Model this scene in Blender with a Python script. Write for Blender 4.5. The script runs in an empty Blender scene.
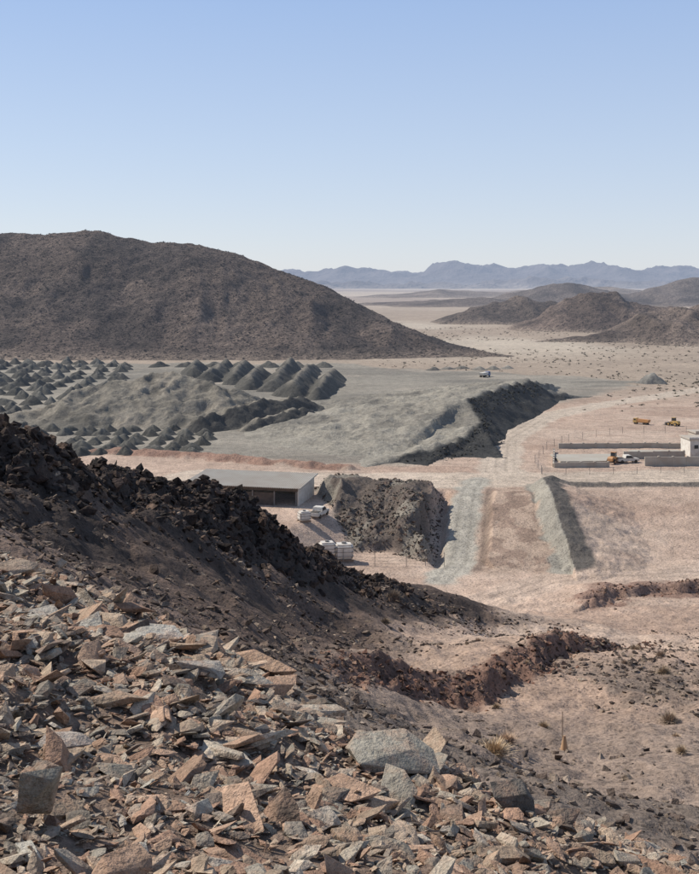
import bpy, bmesh, math, random
import numpy as np
from mathutils import Vector, Matrix
random.seed(7); rng=np.random.default_rng(11)
S=bpy.context.scene
S.view_settings.view_transform='Standard'; S.view_settings.look='None'; S.view_settings.exposure=0

# ---------------------------------------------------------------- noise
def hsh(ix,iy,s):
    n=(ix*374761393+iy*668265263+s*144269504)&0xffffffff
    n=((n^(n>>13))*1274126177)&0xffffffff
    n^=n>>16
    return n.astype(np.float64)/4294967295.0
def vn(x,y,s=0):
    fx=np.floor(x);fy=np.floor(y);ix=fx.astype(np.int64);iy=fy.astype(np.int64)
    u=x-fx;v=y-fy;u=u*u*u*(u*(u*6-15)+10);v=v*v*v*(v*(v*6-15)+10)
    a=hsh(ix,iy,s);b=hsh(ix+1,iy,s);c=hsh(ix,iy+1,s);d=hsh(ix+1,iy+1,s)
    return (a+(b-a)*u)*(1-v)+(c+(d-c)*u)*v
def fbm(x,y,o=4,s=0,g=.5):
    r=0;a=1;t=0
    for i in range(o):
        r=r+a*(vn(x,y,s+i*17)*2-1);t+=a;a*=g
        x,y=x*1.62-y*1.2+3.1,x*1.2+y*1.62-7.7
    return r/t
def rid(x,y,o=4,s=0):
    r=0;a=1;t=0
    for i in range(o):
        r=r+a*(1-np.abs(vn(x,y,s+i*13)*2-1)*1.6);t+=a;a*=.55
        x,y=x*1.7-y*1.1+1.1,x*1.1+y*1.7-2.7
    return r/t
def ss(t):
    t=np.clip(t,0,1);return t*t*(3-2*t)
def pridge(x,y,pts,sl,sr,w=1.0):
    out=np.full(np.shape(x),-1e9)
    for (x1,y1,h1),(x2,y2,h2) in zip(pts[:-1],pts[1:]):
        dx=x2-x1;dy=y2-y1
        t=np.clip(((x-x1)*dx+(y-y1)*dy)/(dx*dx+dy*dy),0,1)
        d=np.hypot(x-x1-t*dx,y-y1-t*dy);d=np.sqrt(d*d+w*w)-w
        left=(dx*(y-y1)-dy*(x-x1))>0
        out=np.maximum(out,h1+(h2-h1)*t-np.where(left,sl,sr)*d)
    return out
def dline(x,y,pts):
    out=np.full(np.shape(x),1e9);sd=np.ones(np.shape(x))
    for (x1,y1),(x2,y2) in zip(pts[:-1],pts[1:]):
        dx=x2-x1;dy=y2-y1
        t=np.clip(((x-x1)*dx+(y-y1)*dy)/(dx*dx+dy*dy),0,1)
        d=np.hypot(x-x1-t*dx,y-y1-t*dy)
        left=(dx*(y-y1)-dy*(x-x1))>0
        m=d<out;out=np.where(m,d,out);sd=np.where(m,np.where(left,1,-1),sd)
    return out,sd
def sdp(x,y,P):   # >0 inside
    d=np.full(np.shape(x),1e9);ins=np.zeros(np.shape(x),bool)
    n=len(P)
    for i in range(n):
        x1,y1=P[i];x2,y2=P[(i+1)%n];dx=x2-x1;dy=y2-y1
        t=np.clip(((x-x1)*dx+(y-y1)*dy)/(dx*dx+dy*dy),0,1)
        d=np.minimum(d,np.hypot(x-x1-t*dx,y-y1-t*dy))
        if y1!=y2:
            c=((y1>y)!=(y2>y))&(x<(x2-x1)*(y-y1)/(y2-y1)+x1)
            ins^=c
    return np.where(ins,d,-d)

# ---------------------------------------------------------------- terrain heights (metres, plant level z=0)
CREST=[(-80,50,40),(-40,62,34),(-22.2,70,29.6),(-20.8,78,27.4),(-16.3,90,23.2),(-12.9,95,22.2),(-9,100,19.4),(-5.8,108,14.6),(-1,115,10.8),(5.7,124,6.0),(11.9,130,3.2),(17.4,136,-.4)]
CP=CREST+[(-60,95,6),(-45,115,1),(-33,125,0),(-25,135,0),(-12,142,-2),(0,150,-4),(15,150,-5),(-100,90,8),
(-17.4,60,26.8),(-13,45,28.8),(-15,75,23.2),(-11.6,58,24.6),(-11.6,85,20.9),(-7.5,55,23.2),(-5.7,70,19.4),(-6,95,15.6),(-3.5,78,15.0),(-1.4,80,13.0),(4.6,100,8.2),(5.1,112,6.6),(14.8,125,1.2),
(8,88,9.8),(0,62,17),(3.5,55,18.1),(18.7,98,7.2),(14.5,76,11.1),(26.8,98,7),(23.5,76,11.1),(9.9,52,16.5),(16.5,52,16.5),(13.3,42,19.1),
(26.8,140,-2.8),(43,140,-2.6),(26,127,-.2),(45,125,-.2),(20,150,-4.6),(20,160,-5),(0,162,-5),(45,160,-5),(80,160,-5),(-25,160,0),(-60,160,0),
(0,25,25),(8,20,25),(15,15,25),(-10,20,29),(-30,22,33),(30,40,19),(60,80,10),(80,140,-2),(100,60,14),(-30,0,35),(0,0,30),(20,-10,31),(-60,20,38),(60,0,28),(0,180,-5),(60,180,-5),(-60,180,0)]
CP=np.array(CP,float)
def U(r2): return 0.5*r2*np.log(r2+1e-9)
n=len(CP);K=U((CP[:,None,0]-CP[None,:,0])**2+(CP[:,None,1]-CP[None,:,1])**2)+np.eye(n)*1.0
Pm=np.c_[np.ones(n),CP[:,:2]];A=np.zeros((n+3,n+3));A[:n,:n]=K;A[:n,n:]=Pm;A[n:,:n]=Pm.T
W=np.linalg.solve(A,np.r_[CP[:,2],0,0,0])
def tps(x,y):
    x=np.clip(x,-90,100);y=np.clip(y,-20,180)
    r=W[n]+W[n+1]*x+W[n+2]*y
    for i in range(n): r=r+W[i]*U((x-CP[i,0])**2+(y-CP[i,1])**2)
    return r
RX=[-60,-20,-8.45,-5.2,-1.9,.46,2.3,4.45,8,20];RY=[60,38,26.6,24.8,21,16.7,14.9,14,13,11]
def rimY(x): return np.interp(x,RX,RY)
STEP=[(-1,63),(1.3,67),(8.5,77),(15.9,91),(25.6,108),(31,117)]
STEP2=[(33,150),(38,157),(45,159),(60,161),(80,158)]
PIT=[(-6,213),(6,212),(16.6,210),(12.4,178),(7,183),(1,183)]
BERM=[(37.5,215,1.6),(36.2,196,4.0),(34.9,178,3.6),(34.5,171,1.0)]
LINE=[(39,215,.8),(68,215.5,.7),(120,216,.6)]
RED=[(-60,258,1.0),(-45,254,1.3),(-22,245,1.2),(0,235,.9)]
cr2=[(a,b) for a,b,_ in CREST]
def rampx(y): return np.interp(y,[166,176,197,212,222],[14,17.4,20.6,23,25.8])
def cragm(x,y):
    d,_=dline(x,y,cr2);return np.exp(-(d/8)**2)*ss((134-y)/26)*(.35+.65*ss((fbm(x*.07,y*.07,2,14)+.25)/.3))
def stepd(x,y):
    d,s=dline(x,y,STEP);return d*s+fbm(x*.22,y*.22,4,41)*2.4,d
def ground(x,y,detail=True):
    x=np.asarray(x,float);y=np.asarray(y,float)
    z=np.zeros(x.shape)
    lo=np.interp(x,[-14,2],[150,176]);hi=np.interp(x,[-14,2],[170,211])
    mid=-5*(1-ss((y-lo)/(hi-lo)))
    z=np.where(y>150,mid,0.0)
    near=y<172
    if near.any():
        xn=x[near];yn=y[near];t=tps(xn,yn)
        crag=cragm(xn,yn)
        if detail:
            t=t+crag*((rid(xn*.12,yn*.12,3,3)-.5)*2.6+(rid(xn*.45,yn*.45,4,23)-.4)*1.5)
            t=t+fbm(xn*.11,yn*.11,4,9)*.8*ss((150-yn)/25)+fbm(xn*.5,yn*.5,4,19)*.40
            t=t-ss((rid(xn*.09+3,yn*.05,3,31)-.5)/.4)*1.0*ss((xn*-1+8)/10)*ss((130-yn)/20)
        sd,_=stepd(xn,yn)
        fade=ss((118-yn)/16)*ss((xn+3)/5)
        t=t+(1.5+.7*fbm(xn*.15,yn*.15,2,45))*ss((sd+1.5)/3.0)*np.exp(-np.maximum(sd,0)/14)*fade
        t=t+(rid(xn*.5,yn*.5,3,47)-.4)*.8*np.exp(-(sd/2.2)**2)*fade
        w=ss((yn-150)/20)
        zn=t*(1-w)+z[near]*w
        xe=np.clip(xn,-11,12)
        zt=37.1-.2125*yn-.26*xe
        b=yn-rimY(xn)+fbm(xn*.5,yn*.5,2,77)*.8
        zt=zt-.8*np.logaddexp(0,b/1.2)*1.2+fbm(xn*.45,yn*.45,4,55)*.35
        zn=np.maximum(zn,zt)
        z[near]=zn
    if ((y>145)&(y<230)).any():
        m=(y>145)&(y<230);xm=x[m];ym=y[m]
        p=sdp(xm,ym,PIT)+fbm(xm*.15,ym*.15,4,61)*2.6
        lob=.6+.9*ss((fbm((xm-3)*.09,ym*.05,2,65)+.2)/.5)
        z[m]+=ss((p+.6)/2.2)*(3.3*lob+2.0*(rid(xm*.2,ym*.2,4,63)-.3))*np.interp(ym,[180,212],[1.25,.5])
        d2,s2=dline(xm,ym,STEP2);sd=d2*s2+fbm(xm*.25,ym*.25,3,43)*3
        z[m]+=1.6*ss((sd+.8)/1.8)*np.exp(-np.maximum(sd,0)/9)*ss((xm-28)/6)*(.5+.8*vn(xm*.2,ym*.2,5))
        bp=pridge(xm,ym,BERM,.27,.95,.4)
        cut=ss((xm-rampx(ym)-3.6+fbm(xm*.3,ym*.3,2,66)*.6)/1.6)
        wedge=1.5*cut*ss((36-xm)/3)*ss((ym-170)/7)*ss((213-ym)/10)
        z[m]+=np.maximum(wedge,(bp+fbm(xm*.4,ym*.4,3,6)*.5*ss(bp+.6))*np.where(xm<35,cut,1))*(bp>-9)
        z[m]+=np.maximum(0,pridge(xm,ym,LINE,.5,.6,.2)+fbm(xm*.8,ym*.8,2,8)*.2)
        z[m]-=1.3*np.exp(-((xm-np.interp(ym,[178,210],[14.0,18.2]))/1.0)**2)*ss((ym-172)/6)*ss((214-ym)/6)
    m=(y>225)&(y<265)
    if m.any():
        z[m]+=np.maximum(0,pridge(x[m],y[m],RED,.5,.6,.4)+fbm(x[m]*.3,y[m]*.3,3,6)*.6)
    if detail:
        z=z+np.where(y>150,fbm(x*.06,y*.06,3,71)*.22+fbm(x*.35,y*.35,3,73)*.10,0)+np.where(y>520,fbm(x*.01,y*.01,4,72)*1.6*ss((y-520)/200),0)
    return z

# ---------------------------------------------------------------- mesh helpers
def mk(name,v,f,col=None,smooth=True,mat=None,parent=None):
    v=np.ascontiguousarray(v,np.float32);f=np.ascontiguousarray(f,np.int32);k=f.shape[1]
    me=bpy.data.meshes.new(name)
    me.vertices.add(len(v));me.vertices.foreach_set('co',v.ravel())
    me.loops.add(f.size);me.loops.foreach_set('vertex_index',f.ravel())
    me.polygons.add(len(f));me.polygons.foreach_set('loop_start',np.arange(0,f.size,k,dtype=np.int32))
    me.update(calc_edges=True)
    if col is not None:
        a=me.color_attributes.new('Col','FLOAT_COLOR','POINT')
        a.data.foreach_set('color',np.c_[col,np.ones(len(col))].astype(np.float32).ravel())
    if smooth: me.shade_smooth()
    else: me.shade_flat()
    ob=bpy.data.objects.new(name,me);S.collection.objects.link(ob)
    if mat: me.materials.append(mat)
    if parent: ob.parent=parent
    return ob
def gridf(nr,nc):
    i=np.arange(nr-1)[:,None]*nc+np.arange(nc-1)[None,:]
    i=i.ravel();return np.c_[i,i+1,i+1+nc,i+nc]

# ---------------------------------------------------------------- materials
def emissive_haze(nt,sh):  # airlight put into the material: blue emission mixed in by distance from origin
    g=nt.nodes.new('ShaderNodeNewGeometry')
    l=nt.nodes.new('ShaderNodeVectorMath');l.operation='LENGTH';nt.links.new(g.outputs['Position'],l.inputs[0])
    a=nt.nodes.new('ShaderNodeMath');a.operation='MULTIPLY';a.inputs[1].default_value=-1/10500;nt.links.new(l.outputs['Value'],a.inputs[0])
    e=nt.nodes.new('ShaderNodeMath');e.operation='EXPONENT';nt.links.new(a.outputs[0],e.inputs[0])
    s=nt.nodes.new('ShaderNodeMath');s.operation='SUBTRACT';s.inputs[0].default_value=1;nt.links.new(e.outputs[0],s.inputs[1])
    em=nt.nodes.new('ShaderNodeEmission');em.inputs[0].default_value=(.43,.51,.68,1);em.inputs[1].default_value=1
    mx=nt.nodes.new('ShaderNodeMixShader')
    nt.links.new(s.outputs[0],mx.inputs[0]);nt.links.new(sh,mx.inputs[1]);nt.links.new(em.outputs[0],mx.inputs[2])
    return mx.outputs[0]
def earth(name,var=((.08,.35),(1.3,.35),(9,.4)),bumps=((1.2,.25),(7,.06)),speck=None,hz=True,rough=.95,tint=None):
    m=bpy.data.materials.new(name);m.use_nodes=True;m.cycles.emission_sampling='NONE';nt=m.node_tree;N=nt.nodes;L=nt.links
    bs=N['Principled BSDF'];bs.inputs['Roughness'].default_value=rough;bs.inputs['Specular IOR Level'].default_value=.12
    at=N.new('ShaderNodeAttribute');at.attribute_name='Col';c=at.outputs['Color']
    g=N.new('ShaderNodeNewGeometry');P=g.outputs['Position']
    if tint:
        t=N.new('ShaderNodeTexNoise');t.inputs['Scale'].default_value=tint[0];t.inputs['Detail'].default_value=5;t.inputs['Roughness'].default_value=.7;L.new(P,t.inputs['Vector'])
        r=N.new('ShaderNodeMapRange');r.inputs['From Min'].default_value=.45;r.inputs['From Max'].default_value=.66;r.inputs['To Max'].default_value=tint[2];L.new(t.outputs['Fac'],r.inputs['Value'])
        mx=N.new('ShaderNodeMixRGB');mx.inputs[2].default_value=(*tint[1],1);L.new(r.outputs[0],mx.inputs[0]);L.new(c,mx.inputs[1]);c=mx.outputs[0]
    for sc,am in var:
        t=N.new('ShaderNodeTexNoise');t.inputs['Scale'].default_value=sc;t.inputs['Detail'].default_value=4;t.inputs['Roughness'].default_value=.65;L.new(P,t.inputs['Vector'])
        r=N.new('ShaderNodeMapRange');r.inputs['From Min'].default_value=.3;r.inputs['From Max'].default_value=.7
        r.inputs['To Min'].default_value=1-am;r.inputs['To Max'].default_value=1+am;L.new(t.outputs['Fac'],r.inputs['Value'])
        v=N.new('ShaderNodeVectorMath');v.operation='SCALE';L.new(c,v.inputs[0]);L.new(r.outputs[0],v.inputs['Scale']);c=v.outputs[0]
    if speck:
        for sc,rad,amt in speck:
            t=N.new('ShaderNodeTexVoronoi');t.inputs['Scale'].default_value=sc;L.new(P,t.inputs['Vector'])
            r=N.new('ShaderNodeMapRange');r.inputs['From Min'].default_value=rad*.6;r.inputs['From Max'].default_value=rad
            r.inputs['To Min'].default_value=1-amt;r.inputs['To Max'].default_value=1;L.new(t.outputs['Distance'],r.inputs['Value'])
            v=N.new('ShaderNodeVectorMath');v.operation='SCALE';L.new(c,v.inputs[0]);L.new(r.outputs[0],v.inputs['Scale']);c=v.outputs[0]
    L.new(c,bs.inputs['Base Color'])
    nrm=None
    for sc,d in bumps:
        t=N.new('ShaderNodeTexNoise');t.inputs['Scale'].default_value=sc;t.inputs['Detail'].default_value=4;t.inputs['Roughness'].default_value=.65;L.new(P,t.inputs['Vector'])
        b=N.new('ShaderNodeBump');b.inputs['Distance'].default_value=d;b.inputs['Strength'].default_value=1;L.new(t.outputs['Fac'],b.inputs['Height'])
        if nrm: L.new(nrm,b.inputs['Normal'])
        nrm=b.outputs[0]
    L.new(nrm,bs.inputs['Normal'])
    out=N['Material Output'];L.new(emissive_haze(nt,bs.outputs[0]) if hz else bs.outputs[0],out.inputs[0])
    return m
def paint(name,col,rough=.6,metal=0,dirt=.25,sc=1.2):
    m=bpy.data.materials.new(name);m.use_nodes=True;nt=m.node_tree;N=nt.nodes;L=nt.links
    bs=N['Principled BSDF'];bs.inputs['Roughness'].default_value=rough;bs.inputs['Metallic'].default_value=metal
    t=N.new('ShaderNodeTexNoise');t.inputs['Scale'].default_value=sc;t.inputs['Detail'].default_value=8
    tc=N.new('ShaderNodeTexCoord');L.new(tc.outputs['Object'],t.inputs['Vector'])
    r=N.new('ShaderNodeValToRGB');r.color_ramp.elements[0].position=.35;r.color_ramp.elements[1].position=.65
    r.color_ramp.elements[0].color=(*[c*(1-dirt)+d*dirt for c,d in zip(col,(.3,.22,.16))],1);r.color_ramp.elements[1].color=(*col,1)
    L.new(t.outputs['Fac'],r.inputs[0]);L.new(r.outputs[0],bs.inputs['Base Color']);return m

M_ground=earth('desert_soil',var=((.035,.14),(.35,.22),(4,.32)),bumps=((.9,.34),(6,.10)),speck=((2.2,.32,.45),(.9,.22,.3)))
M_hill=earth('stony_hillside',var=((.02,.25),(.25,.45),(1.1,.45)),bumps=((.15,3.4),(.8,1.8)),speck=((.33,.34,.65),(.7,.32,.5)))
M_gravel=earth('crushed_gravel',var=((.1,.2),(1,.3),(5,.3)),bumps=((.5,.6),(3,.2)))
M_rock=earth('fractured_rock',var=((1.5,.2),(9,.25),(40,.25)),bumps=((4,.06),(16,.025),(70,.007)),hz=False,rough=.85,tint=(2.6,(.40,.25,.17),.6))
M_basalt=earth('dark_basalt',var=((.5,.3),(3,.35)),bumps=((1,.4),(5,.12)),hz=False)
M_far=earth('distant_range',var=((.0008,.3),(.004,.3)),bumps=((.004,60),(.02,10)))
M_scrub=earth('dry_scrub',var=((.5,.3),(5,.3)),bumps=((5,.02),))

# ---------------------------------------------------------------- ground sheet
def geo(a,b,n_): return np.exp(np.linspace(math.log(a),math.log(b),n_,endpoint=False))
OFF=15
Yp=np.r_[geo(5,22,40),geo(22,55,300),geo(55,165,430),np.linspace(165,280,300,endpoint=False),np.linspace(280,640,260,endpoint=False),geo(640,2200,170),geo(2200,16000,90),[16000]]
u=np.r_[-1.4+np.linspace(0,1,70,endpoint=False)**.7*1.0,np.linspace(-.4,.4,760),.4+1.0*np.linspace(0,1,71)[1:]**1.4]
nr,nc=len(Yp),len(u)
YY=np.repeat(Yp-OFF,nc);XX=(Yp[:,None]*u[None,:]).ravel()
ZZ=ground(XX,YY)

GREY=[(-225,550),(-9.5,537),(23.5,512),(90.5,473),(116,440),(85,389),(46.6,301),(32.6,275),(14.3,240),(-22,247),(-58.7,259),(-160,270),(-300,300),(-400,540)]
ROAD=[(32,225),(32,234),(39,278),(56,323),(81.5,358),(129,407),(220,470)]
RAMP=[(25.8,222),(23.0,212),(20.6,197),(17.4,176),(14,166)]
TRACK=[(-30,226),(0,222),(30,222),(70,226),(120,235)]
LOW=[(60,172),(30,165),(14,150),(22,128),(14,105),(6,88),(2,76),(-2,66)]
SPUR=[(20,148),(28,132),(34,112),(36,95)]
def B(c,col,m): return c*(1-m[:,None])+np.array(col)[None,:]*m[:,None]
def gcol(x,y):
    wx=x+fbm(x*.05,y*.05,4,101)*np.interp(y,[60,200,600],[3,6,25]);wy=y+fbm(x*.05,y*.05,4,102)*np.interp(y,[60,200,600],[3,6,25])
    N_=len(x);c=np.tile(np.array([.45,.335,.26]),(N_,1))
    c=B(c,(.52,.41,.325),ss((fbm(x*.03,y*.06,4,108))/.3)*.6);c=B(c,(.35,.245,.185),ss((fbm(x*.04,y*.09,4,109)-.08)/.25)*.6)
    f=fbm(x*.004,y*.002,5,103)
    c=B(c,(.35,.28,.215),ss((y-330)/120))
    c=B(c,(.48,.41,.325),ss((f-.02)/.25)*ss((y-500)/200))
    c=B(c,(.48,.40,.315),ss((y-1300)/900)*.85)
    c=B(c,(.26,.2,.165),ss((fbm(x*.002,y*.0012,4,104)-.1)/.2)*ss((y-900)/400)*.6)
    m=(y>200)&(y<600);g=np.zeros(N_);g[m]=ss((sdp(wx[m],wy[m],GREY)+3)/8)
    pt=fbm(x*.03,y*.03,4,105)
    c=B(c,(.275,.252,.208),g*(.93-.15*ss(pt*2)))
    c=B(c,(.39,.34,.275),g*ss((pt-.06)/.25)*.6)
    c=B(c,(.17,.157,.132),g*ss((fbm(x*.02,y*.05,4,106)-.06)/.2)*.6)
    q5=fbm(x*.006,y*.09,3,107);c=B(c,(.20,.185,.155),g*ss((q5-.05)/.1)*.3)
    for L_,w,cc,a in ((ROAD,5.5,(.51,.43,.345),.85),(TRACK,9,(.53,.44,.35),.85),(RAMP,3.7,(.41,.38,.32),.97),(LOW,4.5,(.52,.405,.32),.65),(SPUR,3.2,(.49,.38,.30),.55)):
        m=(y>50)&(y<520);d=np.full(N_,1e9);d[m]=dline(x[m],y[m],L_)[0]
        k=ss((w-d+fbm(x*.3,y*.3,3,110)*1.3)/1.8)
        c=B(c,cc,k*a)
        rut=np.exp(-((d-1.1)/.35)**2)+np.exp(-((d-2.9)/.3)**2)*.6
        c=c*(1-.2*(rut*k)[:,None])
    m=(y>150)&(y<230);p=np.full(N_,-99.);p[m]=sdp(wx[m]*.4+x[m]*.6,y[m],PIT)
    pb=ss((p+1.6)/2.0)
    c=B(c,(.11,.09,.075),pb*.93);c=B(c,(.25,.225,.185),pb*ss((fbm(x*.2,y*.2,3,112)-.05)/.15)*.75)
    m=(y>165)&(y<225);d=np.full(N_,1e9);sd=np.ones(N_);d[m],sd[m]=dline(x[m],y[m],[(a,b) for a,b,_ in BERM])
    q=fbm(x*.3,y*.3,4,115)
    lft=x<np.interp(y,[171,215],[34.5,37.5])
    wd_=ss((x-rampx(y)-2.8)/1.0)*m*ss((36-x)/2)*ss((y-168)/5)*ss((216-y)/6)
    c=B(c,(.42,.315,.24),wd_*.85);c=B(c,(.24,.165,.125),wd_*ss((q-.02)/.15)*.65);c=B(c,(.17,.13,.105),wd_*ss((rampx(y)+5.2-x)/1.0)*.7)
    c=B(c,(.30,.28,.235),ss((3.4-d+q*1.8)/1.2)*lft*.95);c=B(c,(.11,.10,.088),ss((4.2-d+q)/1.2)*(~lft)*.95)  # grey gravel top; shadow of the right flank painted as dark colour
    d=np.full(N_,1e9);m=(y>205)&(y<225);d[m]=dline(x[m],y[m],[(a,b) for a,b,_ in LINE])[0]
    c=B(c,(.13,.12,.105),ss((1.8-d)/.8)*.85)
    d=np.full(N_,1e9);m=(y>225)&(y<270);d[m]=dline(x[m],y[m],[(a,b) for a,b,_ in RED])[0]
    c=B(c,(.25,.14,.10),ss((3.0-d+fbm(x*.2,y*.2,3,114)*2.5)/1.5)*.75)
    c=B(c,(.37,.265,.20),ss((120-wy)/35)*.75)
    c=B(c,(.27,.205,.163),ss((80-wy)/16))
    c=B(c,(.14,.115,.096),ss((fbm(x*.09,y*.09,4,120)-.02)/.15)*ss((98-wy)/20)*.75)
    m=y<160
    RG=[(-200,10),(-6,10),(-4,45),(-1,66),(1,80),(6,100),(11,112),(17,126),(18,136),(8,143),(-40,150),(-200,150)]
    r=np.full(N_,-99.);r[m]=sdp(wx[m],wy[m],RG);r=ss((r+1)/4)
    c=B(c,(.125,.088,.069),r*.95)
    c=B(c,(.21,.152,.12),r*ss((fbm(x*.06,y*.07,4,121)-.08)/.2)*.6)
    c=B(c,(.058,.045,.038),r*ss((fbm(x*.11,y*.11,4,124)-.1)/.15)*.55)
    d=np.full(N_,1e9);d[m]=dline(wx[m],wy[m],cr2)[0]
    c=B(c,(.052,.040,.034),ss((10-d+fbm(x*.12,y*.12,3,122)*12)/5)*ss((140-y)/20)*.9)
    m=(y>55)&(y<125);sq=np.full(N_,99.);dd=np.full(N_,99.);sq[m],dd[m]=stepd(x[m],y[m])
    c=B(c,(.17,.095,.07),ss((2.3-np.abs(sq))/1.2)*(dd<9)*ss((x+3)/4)*ss((118-y)/10)*.85)
    m=(y>140)&(y<170);d=np.full(N_,1e9);d[m],_=dline(x[m],y[m],STEP2)
    c=B(c,(.2,.12,.09),ss((4-d+fbm(x*.3,y*.3,3,123)*3)/2)*.8)
    t=ss((rimY(x)+3-y)/1.5)
    c=B(c,(.20,.145,.11),t)
    return np.clip(c,.01,1)
ob=mk('desert_ground',np.c_[XX,YY,ZZ],gridf(nr,nc),gcol(XX,YY),True,M_ground)

# ---------------------------------------------------------------- grid objects: hills, dumps
def patch(name,x0,x1,y0,y1,step,zf,cf,mat,sink=.6,base=0):
    xs=np.arange(x0,x1,step);ys=np.arange(y0,y1,step);X,Y=np.meshgrid(xs,ys);x=X.ravel();y=Y.ravel()
    z=zf(x,y);f=gridf(len(ys),len(xs))
    keep=(z[f]>base-sink).any(axis=1);f=f[keep]
    used=np.unique(f);mp=np.zeros(len(x),int);mp[used]=np.arange(len(used))
    x=x[used];y=y[used];z=np.maximum(z[used],base-sink*4);return mk(name,np.c_[x,y,z],mp[f],cf(x,y,z),True,mat)
HX=[-620,-400,-238,-170,-150,-136,-118,-102,-81,-61,-32,-6,30,57,77,95,110]
HZ=[50,68,74.5,76,73,69,67,65.5,59,52.5,41.5,30,15,5.5,1.5,-1,-3]
HY=[770,755,750,750,750,750,750,750,750,745,722,700,652,622,602,592,585]
HF=[540,545,560,560,560,560,560,560,560,560,562,564,572,583,588,588,580]
def hillz(x,y):
    zc=np.interp(x,HX,HZ);yc=np.interp(x,HX,HY);yf=np.interp(x,HX,HF);yb=yc+np.maximum(zc,2)*2.6
    t=np.where(y<yc,(y-yf)/(yc-yf),(yb-y)/(yb-yc))
    tc=np.clip(t,0,1);p=.45*tc+.55*np.sin(tc*math.pi/2)**1.7
    z=zc*p+np.where(t<0,t*6,0)
    nz=fbm(x*.012,y*.012,5,201)*9*p*(1-.75*p)*2+(rid(x*.022,y*.008,4,203)-.5)*8.5*np.sin(tc*math.pi)+fbm(x*.09,y*.09,4,205)*2.2*np.clip(tc*3,0,1)
    return z+nz*np.clip(zc/30,0,1)
def hcol(x,y,z):
    c=np.tile(np.array([.128,.098,.080]),(len(x),1))
    c=B(c,(.18,.138,.111),ss((fbm(x*.014,y*.014,4,207)-.0)/.3)*.7)
    c=B(c,(.068,.055,.048),ss((fbm(x*.025,y*.018,4,209)-.04)/.2)*.75)
    c=B(c,(.28,.22,.17),ss((5-z)/5)*.6)
    return c
patch('rocky_hill',-600,112,536,960,1.7,hillz,hcol,M_hill)
def mkhill(name,pts,sl,sr,amp,step,c1,w=10,sc=.02):
    a=np.array(pts);R=a[:,2].max()/min(sl,sr)+20
    def zf(x,y): 
        z=pridge(x,y,pts,sl,sr,w);k=np.clip(z/12,0,1)
        return z+fbm(x*sc,y*sc,5,int(a[0,0])&63)*amp*k*1.6+(rid(x*sc*1.6,y*sc*.8,4,int(a[0,1])&63)-.5)*amp*1.3*k
    def cf(x,y,z):
        c=np.tile(np.array(c1),(len(x),1));c=B(c,[q*.55 for q in c1],ss((fbm(x*.02,y*.02,4,5)-.02)/.2)*.75)
        return B(c,(.34,.27,.21),ss((4-z)/5)*.7)
    return patch(name,a[:,0].min()-R,a[:,0].max()+R,a[:,1].min()-R,a[:,1].max()+R,step,zf,cf,M_hill,sink=1.2)
mkhill('desert_hill',[(95,1130,2),(150,1105,17),(168,1100,25),(176,1100,27),(200,1110,16),(260,1130,6)],.31,.34,5,2.2,(.15,.118,.096),6)
mkhill('desert_hill',[(170,930,2),(203,945,20),(226,950,31),(240,952,28),(262,950,22),(310,940,28),(380,930,34)],.38,.38,6,2.2,(.17,.128,.103),7)
mkhill('desert_hill',[(130,735,1),(190,750,8),(222,757,16),(238,760,23),(255,762,24),(290,755,31),(370,760,36)],.34,.40,6,1.8,(.195,.15,.12),6)
mkhill('desert_hill',[(300,1900,12),(420,2000,36),(520,2050,26),(620,2000,42),(800,2100,36),(1000,2100,40)],.2,.2,9,7,(.17,.14,.12),20,.006)
mkhill('desert_hill',[(40,1950,4),(130,1900,9),(200,1850,14),(280,1850,5)],.12,.12,4,6,(.18,.145,.12),20,.01)
mkhill('desert_hill',[(60,2900,4),(200,2900,16),(420,3000,9),(700,3000,28)],.1,.1,6,14,(.27,.22,.18),20,.004)
FX=[-3500,-1200,-490,-250,-60,60,300,600,830,1070,1300,1720,2050,2380,2620,2860,3300,4500]
FZ=[110,140,154,130,160,130,150,165,212,195,175,175,190,175,155,125,100,110]
def farz(x,y):
    zc=np.interp(x,FX,FZ);w=np.exp(-((y-9000)/620)**2)
    return (zc+ (rid(x*.0022,y*.0022,6,301)-.5)*100*1+fbm(x*.006,y*.006,4,305)*26)*w-12
def farc(x,y,z): 
    c=np.tile(np.array([.13,.115,.11]),(len(x),1));return B(c,(.3,.26,.22),ss((50-z)/60)*.6)
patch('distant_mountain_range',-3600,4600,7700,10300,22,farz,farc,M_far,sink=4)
def far2(x,y):
    zc=np.interp(x,[-700,0,500,1100,1900,2600,3500],[40,100,80,130,110,150,120]);w=np.exp(-((y-7000)/350)**2)
    return (zc*.62+(rid(x*.004,y*.004,5,321)-.5)*70)*w-22
patch('distant_mountain_range',-900,3500,6200,7800,16,far2,farc,M_far,sink=4)

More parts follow.
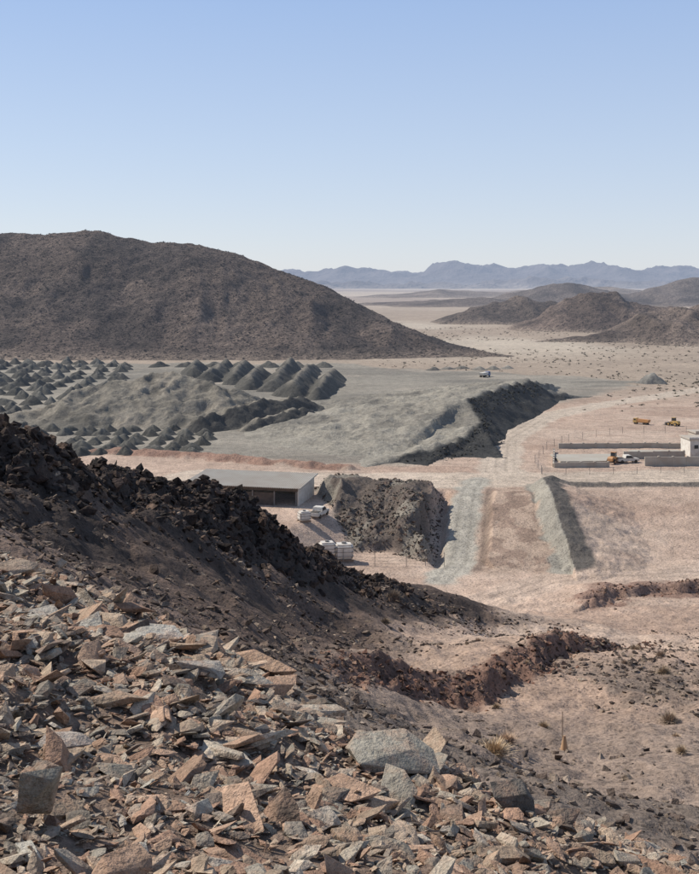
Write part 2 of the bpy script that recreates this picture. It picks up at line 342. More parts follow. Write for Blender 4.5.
DUMP=[(12,246,1.6),(24,258,2.8),(33,283,4.6),(31.5,302,8.0),(45,335,8.4),(60,370,7.0),(70,375,2.4)]
def dumpz(x,y): 
    z=pridge(x,y,DUMP,.13,.68,.7);k=np.clip(z/2,0,1)
    return z+(rid(x*.1,y*.1,4,401)-.5)*1.9*k+fbm(x*.5,y*.5,3,403)*.4*k-.15
def dumpc(x,y,z):
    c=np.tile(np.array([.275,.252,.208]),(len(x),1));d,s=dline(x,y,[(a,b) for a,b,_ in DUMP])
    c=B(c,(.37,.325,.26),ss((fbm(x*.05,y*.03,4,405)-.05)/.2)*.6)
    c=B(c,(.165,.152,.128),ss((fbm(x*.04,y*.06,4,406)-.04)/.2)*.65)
    return B(c,(.042,.041,.038),(s<0)*ss((d-.1)/1.0)*.98)  # shade of the right-hand face deepened with a near-black colour
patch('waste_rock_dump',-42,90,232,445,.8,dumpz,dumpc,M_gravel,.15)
HP=[(-70,334,10.3),(-57,338,11.8),(-45,333,9.6),(-36,322,6.8)]
HP2=[(-40,296,3.2),(-31,308,5.0),(-24,318,6.0),(-14,333,5.2)]
HP3=[(-26,296,2),(-17,310,4.0),(-10,322,2.4)]
def heapz(x,y):
    z=np.maximum(np.maximum(pridge(x,y,HP,.5,.30,2.5),pridge(x,y,HP2,.5,.65,.6)),pridge(x,y,HP3,.5,.65,.5));k=np.clip(z/2,0,1)
    return z+(rid(x*.09,y*.09,4,411)-.5)*3.0*k+fbm(x*.4,y*.4,4,413)*1.0*k-.1
def heapc(x,y,z):
    c=np.tile(np.array([.195,.176,.143]),(len(x),1));c=B(c,(.28,.245,.195),ss((fbm(x*.08,y*.08,4,415))/.25)*.6)
    c=B(c,(.095,.088,.074),ss((fbm(x*.1,y*.1,4,416)-.05)/.2)*.65)
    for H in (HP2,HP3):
        d,s=dline(x,y,[(a,b) for a,b,_ in H]);c=B(c,(.05,.048,.044),(s<0)*ss((7-d)/2)*.9)  # shaded right sides of the lumps painted dark
    return c
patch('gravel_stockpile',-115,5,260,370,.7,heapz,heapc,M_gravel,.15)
WR=[[(-11,376,4.0),(-7,450,4.4)],[(-19.5,386,4.9),(-17,490,4.4)],[(-28,405,4.4),(-27,500,4.8)],[(-37.5,412,5.0),(-38,470,4.2)],[(-45.5,432,4.4),(-48,505,4.7)],[(-56,442,4.7),(-58,510,4.2)],[(-66,462,4.2),(-70,510,4.2)]]
def wrz(x,y):
    z=np.full(x.shape,-9.)
    for i,w_ in enumerate(WR): z=np.maximum(z,pridge(x+fbm(x*.05,y*.03,3,460+i)*2,y,w_,.85,.95,.5)+fbm(x*.12+i*5,y*.08,3,430+i)*1.7)
    return z+fbm(x*.5,y*.5,3,441)*.45
def wrc(x,y,z):
    c=np.tile(np.array([.085,.08,.068]),(len(x),1));return B(c,(.22,.195,.16),ss((z-3.4)/1.3)*.6)  # sunlit crests painted as a lighter colour
patch('gravel_windrows',-82,4,362,520,.75,wrz,wrc,M_gravel,.15)

def pilemesh(items,name,colr,pw=1.0):
    V=[];F=[];C=[];o=0;na,nr_=24,9
    th=np.linspace(0,2*np.pi,na,endpoint=False)
    for (x,y,rx,ry,h,rot,sd) in items:
        rr=np.linspace(0,1.05,nr_);R,T=np.meshgrid(rr,th,indexing='ij')
        wob=1+.16*np.sin(T*2+sd)+.1*np.sin(T*5+sd*3)
        lx=R*np.cos(T)*rx*wob;ly=R*np.sin(T)*ry*wob
        z=h*np.clip(1-R**pw,-.05,1)
        z=z-.16*h*(R<.1)+fbm(lx*.5+sd*9,ly*.5,3,7)*.5*h*np.clip(1-R,0,1)
        X=x+lx*math.cos(rot)-ly*math.sin(rot);Y=y+lx*math.sin(rot)+ly*math.cos(rot)
        v=np.c_[X.ravel(),Y.ravel(),z.ravel()]
        i=np.arange(nr_-1)[:,None]*na+np.arange(na)[None,:];j=np.arange(nr_-1)[:,None]*na+((np.arange(na)+1)%na)[None,:]
        f=np.c_[i.ravel(),(i+na).ravel(),(j+na).ravel(),j.ravel()]
        V.append(v);F.append(f+o);o+=len(v);k=.75+.5*((sd*7.3)%1);C.append((np.array(colr)*k)[None,:]*(1+.7*np.clip(1-R.ravel()*1.6,0,1))[:,None])  # vertex colour lightens towards the tip, painting in a sunlit top
    return mk(name,np.vstack(V),np.vstack(F),np.vstack(C),True,M_gravel)
it=[]
for k,y in enumerate(np.arange(344,545,16)):
    x=-.35*y-8-(k%2)*4
    while x<-.20*y:
        if heapz(np.array([x]),np.array([y]))[0]<0.3 and rng.random()<.95:
            q=rng.uniform(.75,1.05);it.append((x+rng.normal()*.7,y+rng.normal()*1.5,rng.uniform(3.4,4.2)*q,rng.uniform(4.2,5.6)*q,rng.uniform(2.4,3.1)*q,rng.uniform(-.3,.3),rng.random()*6))
        x+=rng.uniform(7.6,8.8)
for k,y in enumerate(np.arange(255,350,8.2)):
    x=-.34*y-3-(k%2)*2.5
    while x<-.125*y:
        if heapz(np.array([x]),np.array([y]))[0]<0.2 and rng.random()<.97:
            q=rng.uniform(.8,1.1);it.append((x+rng.normal()*.5,y+rng.normal()*.8,rng.uniform(2.2,2.8)*q,rng.uniform(2.6,3.5)*q,rng.uniform(1.6,2.2)*q,rng.uniform(-.3,.3),rng.random()*6))
        x+=rng.uniform(4.9,5.7)
for i in range(7): it.append((-90+i*13,520,4.8,6,2.6,0,i*.7))
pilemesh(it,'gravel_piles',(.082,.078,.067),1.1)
pilemesh([(120,436,5.2,5.2,4.0,0,2.1)],'gravel_cone',(.17,.16,.14))
pilemesh([(i*7+38,500+((i*37)%11),3.4,3.4,1.6,0,i*.9) for i in range(6)],'gravel_mounds',(.18,.165,.14))

# ---------------------------------------------------------------- rocks
def proto(seed,extra=6,bev=0.0,flat=1.0,keep=.85):
    r=random.Random(seed);bm=bmesh.new();sk=r.uniform(-.45,.45);sk2=r.uniform(-.4,.4)
    for sx in(-1,1):
        for sy in(-1,1):
            for sz in(-1,1):
                if r.random()<keep: bm.verts.new((sx*r.uniform(.4,1)+sk*sz+sk2*sy,sy*r.uniform(.35,1),sz*r.uniform(.45,1)*flat))
    for i in range(extra):
        v=Vector((r.gauss(0,1),r.gauss(0,1),r.gauss(0,1))).normalized();bm.verts.new((v.x*1.1,v.y*1.05,v.z*.9*flat))
    res=bmesh.ops.convex_hull(bm,input=bm.verts[:])
    bmesh.ops.delete(bm,geom=[g for g in res['geom_interior'] if isinstance(g,bmesh.types.BMVert)],context='VERTS')
    bmesh.ops.dissolve_limit(bm,angle_limit=math.radians(9),verts=bm.verts[:],edges=bm.edges[:])
    if bev>0: bmesh.ops.bevel(bm,geom=bm.edges[:],offset=bev,segments=1,affect='EDGES',clamp_overlap=True)
    bmesh.ops.triangulate(bm,faces=bm.faces[:]);bm.verts.index_update()
    v=np.array([q.co[:] for q in bm.verts]);f=np.array([[w.index for w in q.verts] for q in bm.faces]);bm.free();return v,f
def rots(n_,tilt):
    az=rng.uniform(0,2*np.pi,n_);tx=rng.normal(0,1,n_)*tilt;ty=rng.normal(0,1,n_)*tilt
    ca,sa=np.cos(az),np.sin(az);Z0=np.zeros(n_);O=np.ones(n_)
    Rz=np.stack([ca,-sa,Z0,sa,ca,Z0,Z0,Z0,O],1).reshape(-1,3,3)
    Rx=np.stack([O,Z0,Z0,Z0,np.cos(tx),-np.sin(tx),Z0,np.sin(tx),np.cos(tx)],1).reshape(-1,3,3)
    Ry=np.stack([np.cos(ty),Z0,np.sin(ty),Z0,O,Z0,-np.sin(ty),Z0,np.cos(ty)],1).reshape(-1,3,3)
    return Rx@Ry@Rz
def scatter(name,protos,pos,scale,R,cols,mat,smooth=False):
    V=[];F=[];C=[];o=0;idx=rng.integers(0,len(protos),len(pos))
    for k,(pv,pf) in enumerate(protos):
        s=np.where(idx==k)[0]
        if not len(s): continue
        v=np.einsum('nij,nvj->nvi',R[s],pv[None]*scale[s][:,None,:])+pos[s][:,None,:]
        f=pf[None]+(np.arange(len(s))*len(pv))[:,None,None]+o
        V.append(v.reshape(-1,3));F.append(f.reshape(-1,3));C.append(np.repeat(cols[s],len(pv),0));o+=len(s)*len(pv)
    return mk(name,np.vstack(V),np.vstack(F),np.vstack(C),smooth,mat)
PAL=np.array([[.30,.27,.22],[.25,.215,.175],[.39,.30,.22],[.32,.205,.145],[.44,.38,.30],[.17,.135,.11],[.42,.39,.33],[.38,.26,.185]])
PW=np.array([.15,.13,.18,.16,.13,.11,.05,.16])
def rcol(n_,pal=PAL,w=PW):
    return pal[rng.choice(len(pal),n_,p=w/w.sum())]*rng.uniform(.72,1.18,(n_,1))
big=[proto(i,4,.03,rng.uniform(.7,1)) for i in range(22)]
small=[proto(100+i,3,0,.9,.75) for i in range(18)]
def talus_pts(n_,y0,y1):
    t=rng.random(n_)*1.0;y=np.sqrt(y0**2+t*(y1**2-y0**2));x=rng.uniform(-.5,.5,n_)*y
    k=y<rimY(x)+rng.uniform(-.5,2.2,n_);return x[k],y[k]
for nm,N_,lo,hi,pw,pr,off in (('talus_boulders',2400,.12,.26,2.4,big,.5),('talus_stones',17000,.045,.125,1.5,big,.6),('talus_rubble',58000,.015,.05,1.4,small,.6)):
    x,y=talus_pts(N_,5,34);n_=len(x);s=lo+(hi-lo)*rng.random(n_)**pw
    if nm!='talus_rubble': s=s*np.interp(y,[7,14,26],[.85,1.05,1.2])
    z=ground(x,y)
    sc=np.c_[s*rng.uniform(.95,1.6,n_),s*rng.uniform(.65,1.05,n_),s*rng.uniform(.16,.46,n_)]
    z=z+s*off*rng.uniform(-.2,1.0,n_)+.02
    scatter(nm,pr,np.c_[x,y,z],sc,rots(n_,.34),rcol(n_),M_rock)
sl=[(.45,13.6,.60,.40,.15,.35,.12,.05,(.31,.285,.235)),(-2.3,8.1,.20,.10,.27,.3,.3,.5,(.27,.245,.20)),(-3.1,17.6,.42,.3,.08,.1,.1,.1,(.44,.41,.355)),
(-2.05,15.3,.33,.25,.10,.3,-.1,.2,(.38,.34,.29)),(-2.7,10.5,.22,.2,.07,.2,.2,.1,(.42,.38,.33)),(-1.6,18.7,.6,.2,.14,-.5,.35,.3,(.41,.28,.195)),
(-1.1,16.6,.38,.25,.14,.4,.2,.2,(.37,.25,.175)),(-4.9,17.5,.36,.26,.1,1.,.2,.1,(.42,.38,.32)),(1.9,12.8,.24,.2,.15,.2,.3,.1,(.13,.115,.10)),(-.2,10.2,.2,.16,.07,.7,.25,.1,(.42,.36,.29)),(-6.2,20.5,.45,.3,.15,.7,.25,.1,(.32,.25,.19)),(.9,15.2,.26,.18,.12,.9,.2,.3,(.38,.25,.17))]
pos=[];scs=[];Rs=[];cs=[]
for a in sl:
    x,y,sx,sy,sz,rz,tx,ty,c=a;z=float(ground(np.array([x]),np.array([y]))[0])
    pos.append((x,y,z+sz*.8+.08));scs.append((sx,sy,sz));Rs.append(np.array((Matrix.Rotation(rz,3,'Z')@Matrix.Rotation(tx,3,'X')@Matrix.Rotation(ty,3,'Y'))));cs.append(c)
scatter('rock_slabs',big,np.array(pos),np.array(scs),np.array(Rs),np.array(cs),M_rock)
def along(pts,n_,spread):
    a=np.array(pts,float)[:,:2];seg=np.hypot(*(a[1:]-a[:-1]).T);cum=np.r_[0,np.cumsum(seg)];t=rng.random(n_)*cum[-1]
    return np.interp(t,cum,a[:,0])+rng.normal(0,1,n_)*spread,np.interp(t,cum,a[:,1])+rng.normal(0,1,n_)*spread
DK=np.array([[.05,.039,.034],[.068,.05,.042],[.037,.032,.03],[.13,.09,.068]]);DW=np.array([.38,.3,.14,.18])
x,y=along(CREST[1:-2],15000,5.0);k=rng.random(len(x))<cragm(x,y)*1.1;x=x[k];y=y[k];n_=len(x);s=.08+.48*rng.random(n_)**3.4
z=ground(x,y)+s*.03
scatter('basalt_outcrop',big,np.c_[x,y,z],np.c_[s*1.1,s*rng.uniform(.6,1,n_),s*rng.uniform(.5,1.1,n_)],rots(n_,.5),rcol(n_,DK,DW),M_basalt)
n_=42000;y=np.sqrt(rng.uniform(24**2,132**2,n_));x=rng.uniform(-.42,.36,n_)*y;g=fbm(x*.09,y*.09,4,120);k=(y>rimY(x)+1)&(rng.random(n_)<.3+g*1.6+.35*(x<0))
x=x[k];y=y[k];n_=len(x);s=.05+.27*rng.random(n_)**3.5;z=ground(x,y)+s*.1
RS=np.array([[.13,.098,.08],[.23,.18,.14],[.075,.059,.05],[.32,.255,.20]])
scatter('scattered_stones',small,np.c_[x,y,z],np.c_[s,s*.8,s*.55],rots(n_,.3),rcol(n_,RS,np.array([.4,.22,.3,.08])),M_basalt)
RD=np.array([[.20,.11,.08],[.13,.08,.06],[.28,.18,.13],[.09,.065,.055]])
xa,ya=rng.uniform(-3,34,22000),rng.uniform(58,118,22000);q,d=stepd(xa,ya)
k=(np.abs(q+.2)<rng.uniform(.3,2.6,len(q)))&(d<8);xa=xa[k];ya=ya[k]
xb,yb=along(STEP2,900,1.4);x=np.r_[xa,xb];y=np.r_[ya,yb];n_=len(x);s=.06+.24*rng.random(n_)**2.8;z=ground(x,y)+s*.05
scatter('red_rubble',small,np.c_[x,y,z],np.c_[s,s*.8,s*.6],rots(n_,.5),rcol(n_,RD,np.ones(4)),M_basalt)
x,y=rng.uniform(-7,18,5500),rng.uniform(176,214,5500);k=(sdp(x,y,PIT)>-1.5)&(fbm(x*.15,y*.15,3,68)>-.25);x=x[k];y=y[k];n_=len(x);s=.1+.32*rng.random(n_)**3.5;z=ground(x,y)+s*.05
scatter('pit_rubble',small,np.c_[x,y,z],np.c_[s,s*.8,s*.6],rots(n_,.5),rcol(n_,np.array([[.10,.085,.07],[.2,.175,.145],[.14,.10,.08]]),np.ones(3)),M_basalt)
x,y=along([(a,b) for a,b,_ in DUMP[:-1]],2200,2.6);k=dline(x,y,[(a,b) for a,b,_ in DUMP])[1]<0;x=x[k]+1.2;y=y[k]-.6;n_=len(x);s=.12+.35*rng.random(n_)**3;z=np.maximum(dumpz(x,y),0)
scatter('dump_rubble',small,np.c_[x,y,z],np.c_[s,s*.8,s*.7],rots(n_,.5),rcol(n_,np.array([[.05,.05,.046],[.085,.082,.072]]),np.ones(2)),M_basalt)

# ---------------------------------------------------------------- vegetation
def tuft(seed,nb,tall,wid,blade):
    r=np.random.default_rng(seed);V=[];F=[]
    for i in range(nb):
        a=r.uniform(0,2*np.pi);e=r.uniform(.15,1.0);L=r.uniform(.6,1)
        b=np.array([r.normal()*.12*wid,r.normal()*.12*wid,0]);tip=b+np.array([math.cos(a)*wid*L*(1-e*.75),math.sin(a)*wid*L*(1-e*.75),tall*L*e])
        w=np.array([-math.sin(a),math.cos(a),r.normal()*.3])*blade;md=(b+tip)/2+np.array([0,0,tall*.1])
        V+= [b-w*.5,b+w*.5,md+w,tip,md-w];k=i*5;F+=[[k,k+1,k+2],[k,k+2,k+4],[k+4,k+2,k+3]]
    return np.array(V),np.array(F)
def leafy(seed,nb,sz):
    r=np.random.default_rng(seed);V=[];F=[]
    for i in range(nb):
        d=r.normal(size=3);d/=np.linalg.norm(d);d[2]=abs(d[2]);c=d*np.array([1,1,.85])*r.uniform(.45,1)*(.8+.3*math.sin(d[0]*5+seed))
        t=r.normal(size=(3,3))*sz;V+=list(c+t);F.append([3*i,3*i+1,3*i+2])
    return np.array(V),np.array(F)
G=lambda x,y:float(ground(np.array([x]),np.array([y]))[0])
tf=[tuft(i,420,1,.9,.016) for i in range(4)]
def bush(name,x,y,s,col,pr=tf):
    scatter(name,[pr[random.randrange(len(pr))]],np.array([[x,y,G(x,y)-.03]]),np.array([[s,s,s*.75]]),rots(1,.03),np.array([col]),M_scrub)
for x,y,s,c in ((7.0,53,1.5,(.50,.38,.25)),(20.5,70.5,1.3,(.38,.29,.21)),(23,69,.9,(.4,.31,.22)),(24,84,1.2,(.38,.29,.2)),(4.5,113,2.0,(.22,.165,.12)),(12,68,.8,(.36,.27,.18)),(17.5,58,.7,(.38,.29,.2)),(3.2,99,1.0,(.25,.19,.13)),(26,92,1.1,(.36,.27,.2)),(8.6,60,1.2,(.46,.33,.23)),(19,64,.6,(.38,.28,.19)),(13.5,84,.7,(.35,.26,.18)),(27,104,1.3,(.34,.26,.18)),(16,49,.6,(.42,.32,.23)),(9.6,72,.6,(.4,.3,.2)),(22,88,.7,(.36,.27,.2)),(18,104,.9,(.34,.26,.18)),(11,94,.7,(.36,.27,.2))):
    bush('dry_shrub',x,y,s,c)
lf=[leafy(i,60,.16) for i in range(5)];lf2=[leafy(20+i,16,.3) for i in range(5)]
GR=np.array([[.075,.07,.045],[.10,.085,.055],[.13,.105,.07],[.06,.06,.04]])
n_=2300;y=rng.uniform(385,1000,n_);x=rng.uniform(.02,.42,n_)*y;k=(sdp(x,y,GREY)<0)&(fbm(x*.01,y*.01,3,90)>-.2);x=x[k];y=y[k];n_=len(x);s=.3+.9*rng.random(n_)**1.8
z=ground(x,y);scatter('desert_scrub',lf2,np.c_[x,y,z],np.c_[s,s,s*.8],rots(n_,.05),rcol(n_,GR*1.35,np.ones(4)),M_scrub)
n_=9500;x=rng.uniform(-300,80,n_);y=rng.uniform(556,760,n_);z=hillz(x,y);k=(z>.2);x=x[k];y=y[k];z=z[k];n_=len(x);s=.3+.7*rng.random(n_)**2
scatter('hillside_scrub',lf2,np.c_[x,y,z-.1],np.c_[s,s,s*.9],rots(n_,.05),rcol(n_,np.array([[.06,.052,.045],[.085,.07,.058],[.045,.04,.036]]),np.ones(3)),M_scrub)
n_=500;y=rng.uniform(150,560,n_);x=rng.uniform(.1,.42,n_)*y;k=(sdp(x,y,GREY)<-3)&(y>340);x=x[k];y=y[k];n_=len(x);s=rng.uniform(.4,1.0,n_)
scatter('roadside_scrub',lf2,np.c_[x,y,ground(x,y)],np.c_[s,s,s*.7],rots(n_,.05),rcol(n_,GR*1.2,np.ones(4)),M_scrub)
M_bark=paint('bark',(.12,.09,.07),.9)
def acacia(x,y,h):
    e=bpy.data.objects.new('acacia_tree',None);S.collection.objects.link(e);e.location=(x,y,G(x,y))
    bm=bmesh.new()
    def limb(a,b,r1,r2):
        a=Vector(a);b=Vector(b);d=b-a;q=d.to_track_quat('Z','Y').to_matrix().to_4x4()
        bmesh.ops.create_cone(bm,segments=7,radius1=r1,radius2=r2,depth=d.length,cap_ends=True,matrix=Matrix.Translation((a+b)/2)@q)
    limb((0,0,-.2),(.1*h,0,.4*h),.045*h,.03*h);ps=[]
    for i in range(6):
        a=i*1.05+random.random();t=Vector((math.cos(a)*.38*h,math.sin(a)*.38*h,h*random.uniform(.68,.85)));limb((.1*h,0,.38*h),t,.025*h,.01*h);ps.append(t)
    me=bpy.data.meshes.new('trunk');bm.to_mesh(me);bm.free();o=bpy.data.objects.new('trunk',me);S.collection.objects.link(o);o.parent=e;me.materials.append(M_bark)
    ps=np.array([p[:] for p in ps]+[(0,0,.85*h),(.15*h,.1*h,.8*h)]);m_=len(ps);s=rng.uniform(.2,.32,m_)*h
    c=scatter('crown',lf,ps,np.c_[s,s,s*.6],rots(m_,.1),rcol(m_,GR,np.ones(4)),M_scrub);c.parent=e
for x,y,h in ((126,395,4.6),(131,402,5.2),(136,392,4),(129,372,4)): acacia(x,y,h)

# ---------------------------------------------------------------- built things
def emp(name,loc,rz=0,sc=1):
    e=bpy.data.objects.new(name,None);S.collection.objects.link(e);e.location=loc;e.rotation_euler=(0,0,rz);e.scale=(sc,sc,sc);return e
def fin(bm,name,mat,par,loc=(0,0,0),rot=(0,0,0),bev=0):
    if bev: bmesh.ops.bevel(bm,geom=bm.edges[:],offset=bev,segments=2,affect='EDGES',clamp_overlap=True)
    bmesh.ops.recalc_face_normals(bm,faces=bm.faces[:])
    me=bpy.data.meshes.new(name);bm.to_mesh(me);bm.free();me.materials.append(mat)
    o=bpy.data.objects.new(name,me);S.collection.objects.link(o);o.location=loc;o.rotation_euler=rot;o.parent=par;return o
def box(name,sz,loc,mat,par,rot=(0,0,0),bev=0):
    bm=bmesh.new();bmesh.ops.create_cube(bm,size=1);bmesh.ops.scale(bm,vec=sz,verts=bm.verts[:]);return fin(bm,name,mat,par,loc,rot,bev)
def cyl(name,r,h,loc,mat,par,rot=(0,0,0),seg=18,bev=0):
    bm=bmesh.new();bmesh.ops.create_cone(bm,segments=seg,radius1=r,radius2=r,depth=h,cap_ends=True);return fin(bm,name,mat,par,loc,rot,bev)
def prism(name,pts,w,loc,mat,par,bev=0,rot=(0,0,0)):
    bm=bmesh.new();a=[bm.verts.new((x,-w/2,z)) for x,z in pts];b=[bm.verts.new((x,w/2,z)) for x,z in pts];bm.faces.new(a);bm.faces.new(b[::-1])
    for i in range(len(pts)): j=(i+1)%len(pts);bm.faces.new((a[i],b[i],b[j],a[j]))
    return fin(bm,name,mat,par,loc,rot,bev)
white=paint('white_sheet',(.68,.65,.59),.6,0,.35);roofm=paint('galvanised_roof',(.43,.40,.345),.7,0,.4,.4);conc=paint('concrete',(.44,.40,.34),.9,0,.45,.5)
steel=paint('steel_frame',(.16,.16,.16),.6);orange=paint('orange_paint',(.50,.24,.08),.5,0,.4);yellow=paint('yellow_paint',(.52,.34,.10),.5,0,.4);rub=paint('rubber',(.03,.03,.03),.85)
glass=paint('dark_glass',(.03,.04,.05),.15,0,.05);blue=paint('blue_paint',(.08,.18,.42),.5);dkin=paint('dark_cladding',(.07,.058,.052),.8);wood=paint('weathered_wood',(.24,.17,.12),.9)
HPI=math.pi/2
ang=math.atan2(-2.8,12)
w=emp('warehouse_shed',(-9.2,196,G(-9.2,196)-.35),ang)
Lw,Dw,H1,H2=21,11,3.7,4.3
bm=bmesh.new();nx=110
vs=[]
for i in range(nx+1):
    x=-Lw-.7+(Lw+1.4)*i/nx;dz=.05*(1 if i%2 else -1)
    vs.append((bm.verts.new((x,-.9,H1+dz)),bm.verts.new((x,Dw+.6,H2+dz)),bm.verts.new((x,-.9,H1+dz-.12)),bm.verts.new((x,Dw+.6,H2+dz-.12))))
for a,b in zip(vs[:-1],vs[1:]): bm.faces.new((a[0],b[0],b[1],a[1]));bm.faces.new((a[2],a[3],b[3],b[2]));bm.faces.new((a[0],a[2],b[2],b[0]));bm.faces.new((a[1],b[1],b[3],a[3]))
fin(bm,'roof',roofm,w)
prismpts=[(0,0),(Dw,0),(Dw,H2-.25),(0,H1-.25)]
prism('gable_wall',prismpts,.16,(0,0,0),white,w,rot=(0,0,HPI))
prism('gable_wall_far',prismpts,.16,(-Lw,0,0),white,w,rot=(0,0,HPI))
box('back_wall',(Lw-.2,.15,H2-.4),(-Lw/2,Dw,(H2-.4)/2),white,w)
box('front_fascia',(Lw,.1,.55),(-Lw/2,-.15,H1-.45),dkin,w)
for i in range(6): box('post_%d'%i,(.22,.22,H1-.8),(-.3-i*(Lw-.6)/5,.0,(H1-.8)/2),steel,w)
for i in range(5):
    if i in(1,2,3): box('side_panel_%d'%i,((Lw-.6)/5-.3,.08,2.5),(-.3-(i+.5)*(Lw-.6)/5,.12,1.3),dkin,w)
box('floor_slab',(Lw+1,Dw+1,.3),(-Lw/2,Dw/2,.02),conc,w)
def ibc(x,y,r=0,s=1.):
    e=emp('water_tank',(x,y,G(x,y)),r)
    box('tank_body',(2.1*s,1.8*s,1.7*s),(0,0,1.15*s),white,e,bev=.22*s)
    cyl('filler_cap',.28*s,.2*s,(0,0,2.1*s),steel,e)
    for i in(-1,0,1): box('band_%d'%i,(2.16*s,1.86*s,.06),(0,0,(1.15+i*.5)*s),steel,e)
    for i in(-.7,.7): box('skid_%d'%(i>0),(2.2*s,.2,.3),(0,i*s,.15),wood,e)
ibc(-3.6,176,.2,1.15);ibc(-.9,176.5,.1,1.35);ibc(-7.6,184,.4,.9)
def pickup(x,y,r,body):
    e=emp('pickup_truck',(x,y,G(x,y)),r)
    prism('body',[(-2.5,.45),(2.5,.45),(2.55,.95),(1.2,1.1),(.6,1.75),(-.7,1.75),(-.8,1.1),(-2.5,1.1)],1.75,(0,0,0),body,e,.06)
    prism('windows',[(1.05,1.14),(.55,1.66),(-.62,1.66),(-.7,1.14)],1.79,(0,0,0),glass,e)
    box('load_bed',(1.5,1.5,.1),(-1.65,0,1.12),rub,e)
    for i in(-1.6,1.65):
        for j in(-.8,.8): cyl('wheel_%d_%d'%(i>0,j>0),.38,.25,(i,j,.38),rub,e,(HPI,0,0),bev=.04)
pickup(-5.2,189,1.2,white)
def truck(name,x,y,r,cab,bodym,sc=1):
    e=emp(name,(x,y,max(G(x,y),0)),r,sc)
    box('chassis',(7.4,.9,.25),(0,0,.85),steel,e)
    prism('cab',[(1.9,.7),(3.8,.7),(3.85,1.6),(3.5,2.8),(1.9,2.85)],2.3,(0,0,0),cab,e,.07)
    box('windscreen',(.06,1.9,.8),(3.74,0,2.15),glass,e,(0,-.28,0));box('side_windows',(1.0,2.36,.7),(2.85,0,2.15),glass,e)
    prism('tipper_body',[(-3.8,1.1),(1.6,1.1),(1.75,2.6),(-4.2,2.4)],2.4,(0,0,0),bodym,e,.05)
    for i in(-2.9,-1.7,2.8):
        for j in(-1,1): cyl('wheel_%d_%d'%(int(i*10),j),.52,.35,(i,j,.52),rub,e,(HPI,0,0),bev=.05)
truck('dump_truck',57,463,.9,blue,white,.8)
truck('dump_truck',82,309,2.4,yellow,orange,.6)
def loader(x,y,r,m,sc=.8):
    e=emp('wheel_loader',(x,y,max(G(x,y),0)),r,sc)
    prism('engine_cover',[(-3,.9),(-.3,.9),(-.3,2.1),(-2.6,2.1),(-3,1.7)],1.7,(0,0,0),m,e,.08)
    prism('front_frame',[(-.2,.7),(1.8,.6),(1.7,1.3),(.2,1.6)],1.1,(0,0,0),m,e,.05)
    prism('cab',[(-1.1,2.0),(.3,2.0),(.15,3.2),(-1.0,3.2)],1.4,(0,0,0),glass,e,.05);box('cab_roof',(1.5,1.6,.12),(-.4,0,3.27),m,e,bev=.04)
    for j in(-.55,.55): prism('boom_%d'%(j>0),[(.4,1.6),(.7,1.8),(2.9,.7),(2.7,.4)],.2,(0,j,0),m,e)
    prism('bucket',[(2.7,.15),(4.0,.12),(3.1,.5),(3.0,1.2),(2.7,1.1)],2.6,(0,0,0),steel,e)
    for i in(-1.9,1.3):
        for j in(-1.05,1.05): cyl('wheel_%d_%d'%(i>0,j>0),.72,.5,(i,j,.72),rub,e,(HPI,0,0),bev=.08);cyl('hub_%d_%d'%(i>0,j>0),.32,.56,(i,j,.72),m,e,(HPI,0,0))
loader(58.5,243,.9,orange,.75);loader(90,306,2.2,yellow,.7);pickup(61.5,243.5,.2,white)
def wall(pts,h,t=.3,name='concrete_wall'):
    bm=bmesh.new()
    for (x1,y1),(x2,y2) in zip(pts[:-1],pts[1:]):
        L=math.hypot(x2-x1,y2-y1);k=max(1,int(L/3));a=math.atan2(y2-y1,x2-x1)
        for i in range(k):
            f=(i+.5)/k;x=x1+(x2-x1)*f;y=y1+(y2-y1)*f
            M=Matrix.Translation((x,y,G(x,y)+h/2-.15))@Matrix.Rotation(a,4,'Z');r=bmesh.ops.create_cube(bm,size=1,matrix=M@Matrix.Diagonal((L/k-.05,t,h+.3,1)))
            M=Matrix.Translation((x+math.cos(a)*L/k/2,y+math.sin(a)*L/k/2,G(x,y)+h/2-.1))@Matrix.Rotation(a,4,'Z');bmesh.ops.create_cube(bm,size=1,matrix=M@Matrix.Diagonal((t+.12,t+.12,h+.55,1)))
    return fin(bm,name,conc,None)
wall([(44,237),(56,238)],1.1);wall([(64,238.6),(86,239.5)],2.0);wall([(44,237.4),(48,258)],.8);wall([(50,263.3),(80,265)],1.2);wall([(62,249),(76,250)],1.6)
M_pool=paint('pale_slab',(.40,.375,.32),.8,0,.35,.2)
box('concrete_slab',(15,10,.35),(54,249,.12),M_pool,None,(0,0,.05),.03)
box('concrete_slab',(12,7,.3),(72,257,.12),M_pool,None,(0,0,.05),.03)
def bldg(x,y,r,sx,sy,h,mat=white,win=3):
    b=emp('site_building',(x,y,0),r)
    box('walls',(sx,sy,h),(0,0,h/2),mat,b);box('roof_slab',(sx+.6,sy+.6,.25),(0,0,h+.13),conc,b)
    for i in range(win): box('window_%d'%i,(.9,.1,.8),(-sx/2+1.4+i*(sx-3.4)/max(1,win),-sy/2-.02,h*.6),glass,b)
    box('door',(1.0,.1,2.1),(sx/2-1.1,-sy/2-.02,1.05),steel,b);box('parapet',(sx+.6,.2,.35),(0,-sy/2-.2,h+.43),mat,b)
bldg(81.5,254,.06,8,6,4.0,white,2);bldg(81.5,243,.04,5.5,4,2.8,conc,1);bldg(88,270,.1,8,5,3.2,conc,2)
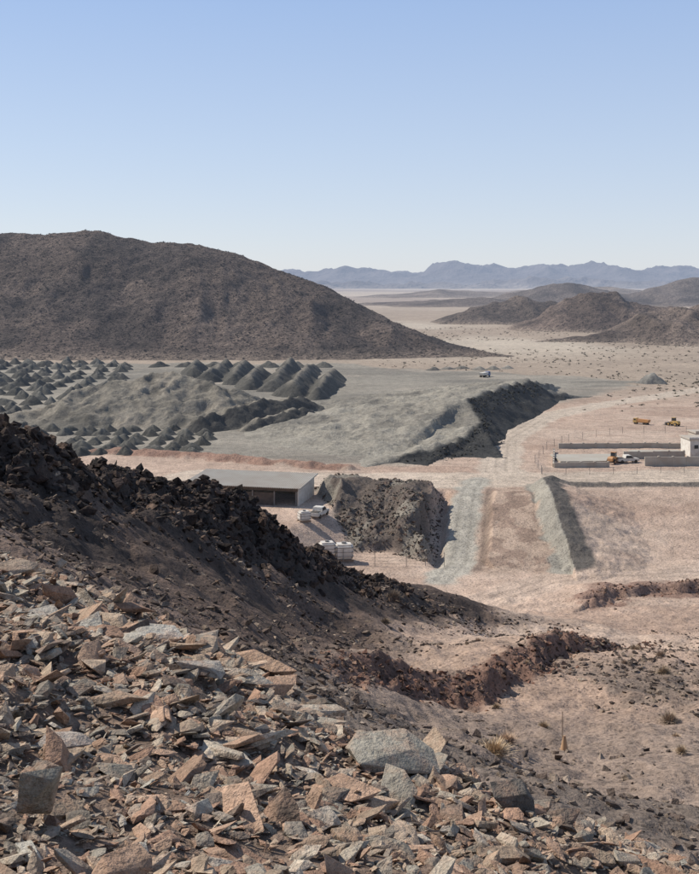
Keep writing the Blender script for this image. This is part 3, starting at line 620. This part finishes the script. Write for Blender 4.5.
def fence(pts,h,sp=3,name='wire_fence'):
    bm=bmesh.new();P=[]
    for (x1,y1),(x2,y2) in zip(pts[:-1],pts[1:]):
        k=max(1,int(math.hypot(x2-x1,y2-y1)/sp))
        for i in range(k): P.append((x1+(x2-x1)*i/k,y1+(y2-y1)*i/k))
    P.append(pts[-1]);P=[(x,y,G(x,y)) for x,y in P]
    for x,y,z in P: bmesh.ops.create_cone(bm,segments=6,radius1=.05,radius2=.05,depth=h+.3,cap_ends=True,matrix=Matrix.Translation((x,y,z+h/2-.1)))
    for a,b_ in zip(P[:-1],P[1:]):
        a=Vector(a);b_=Vector(b_)
        for q in np.linspace(.15,.97,5):
            p=a+Vector((0,0,h*q));r=b_+Vector((0,0,h*q));d=r-p
            bmesh.ops.create_cone(bm,segments=4,radius1=.014,radius2=.014,depth=d.length,matrix=Matrix.Translation((p+r)/2)@d.to_track_quat('Z','Y').to_matrix().to_4x4())
    fin(bm,name,steel,None)
fence([(-1,175),(4,174),(9,174),(15,174)],2.3);fence([(40,229),(41,243),(47,262),(55,276),(72,290),(95,292)],1.8,5);fence([(40,228.5),(70,230),(110,233)],1.4,5)
x,y=12.1,62.5;e=emp('survey_marker',(x,y,G(x,y)),0,.85)
cyl('rod',.03,2.7,(0,0,1.25),wood,e,seg=8)
bm=bmesh.new();bmesh.ops.create_cone(bm,segments=14,radius1=.26,radius2=.10,depth=.95,cap_ends=True);fin(bm,'marker_body',paint('faded_orange',(.46,.29,.17),.8),e,(.12,0,.5))
box('marker_base',(.6,.6,.1),(.1,0,.03),wood,e,bev=.02)

# ---------------------------------------------------------------- camera, light, sky
cam=bpy.data.cameras.new('camera');co=bpy.data.objects.new('camera',cam);S.collection.objects.link(co);S.camera=co
co.location=(0,0,40);co.rotation_euler=(math.radians(90),0,0)
cam.sensor_fit='VERTICAL';cam.sensor_height=24;cam.lens=24*1100/874;cam.shift_y=-155/874;cam.clip_end=40000;cam.clip_start=.1
el=math.radians(44);az=math.radians(-66)
sv=Vector((math.sin(az)*math.cos(el),math.cos(az)*math.cos(el),math.sin(el)))
sd=bpy.data.lights.new('sun','SUN');so=bpy.data.objects.new('sun',sd);S.collection.objects.link(so);sd.energy=5.0;sd.angle=math.radians(.5);sd.color=(1,.93,.83)
so.rotation_euler=sv.to_track_quat('Z','Y').to_euler()
wd=bpy.data.worlds.new('World');S.world=wd;wd.use_nodes=True;nt=wd.node_tree;L=nt.links
sk=nt.nodes.new('ShaderNodeTexSky');sk.sky_type='NISHITA';sk.sun_disc=False;sk.sun_elevation=el;sk.sun_rotation=az%(2*math.pi);sk.altitude=900;sk.dust_density=.6;sk.air_density=1.0;sk.ozone_density=1.5
bg=nt.nodes['Background'];bg.inputs[1].default_value=.11;L.new(sk.outputs[0],bg.inputs[0])
tc=nt.nodes.new('ShaderNodeTexCoord');sx=nt.nodes.new('ShaderNodeSeparateXYZ');L.new(tc.outputs['Generated'],sx.inputs[0])
rp=nt.nodes.new('ShaderNodeValToRGB');E=rp.color_ramp.elements;E[0].position=0;E[0].color=(.74,.78,.87,1);E[1].position=.5;E[1].color=(.20,.27,.42,1)
e2=rp.color_ramp.elements.new(.12);e2.color=(.58,.69,.89,1);e3=rp.color_ramp.elements.new(.26);e3.color=(.40,.56,.88,1)
L.new(sx.outputs['Z'],rp.inputs[0])
bg2=nt.nodes.new('ShaderNodeBackground');L.new(rp.outputs[0],bg2.inputs[0]);bg2.inputs[1].default_value=1.0
mx=nt.nodes.new('ShaderNodeMixShader');mx.inputs[0].default_value=.72;L.new(bg.outputs[0],mx.inputs[1]);L.new(bg2.outputs[0],mx.inputs[2])
L.new(mx.outputs[0],nt.nodes['World Output'].inputs[0])
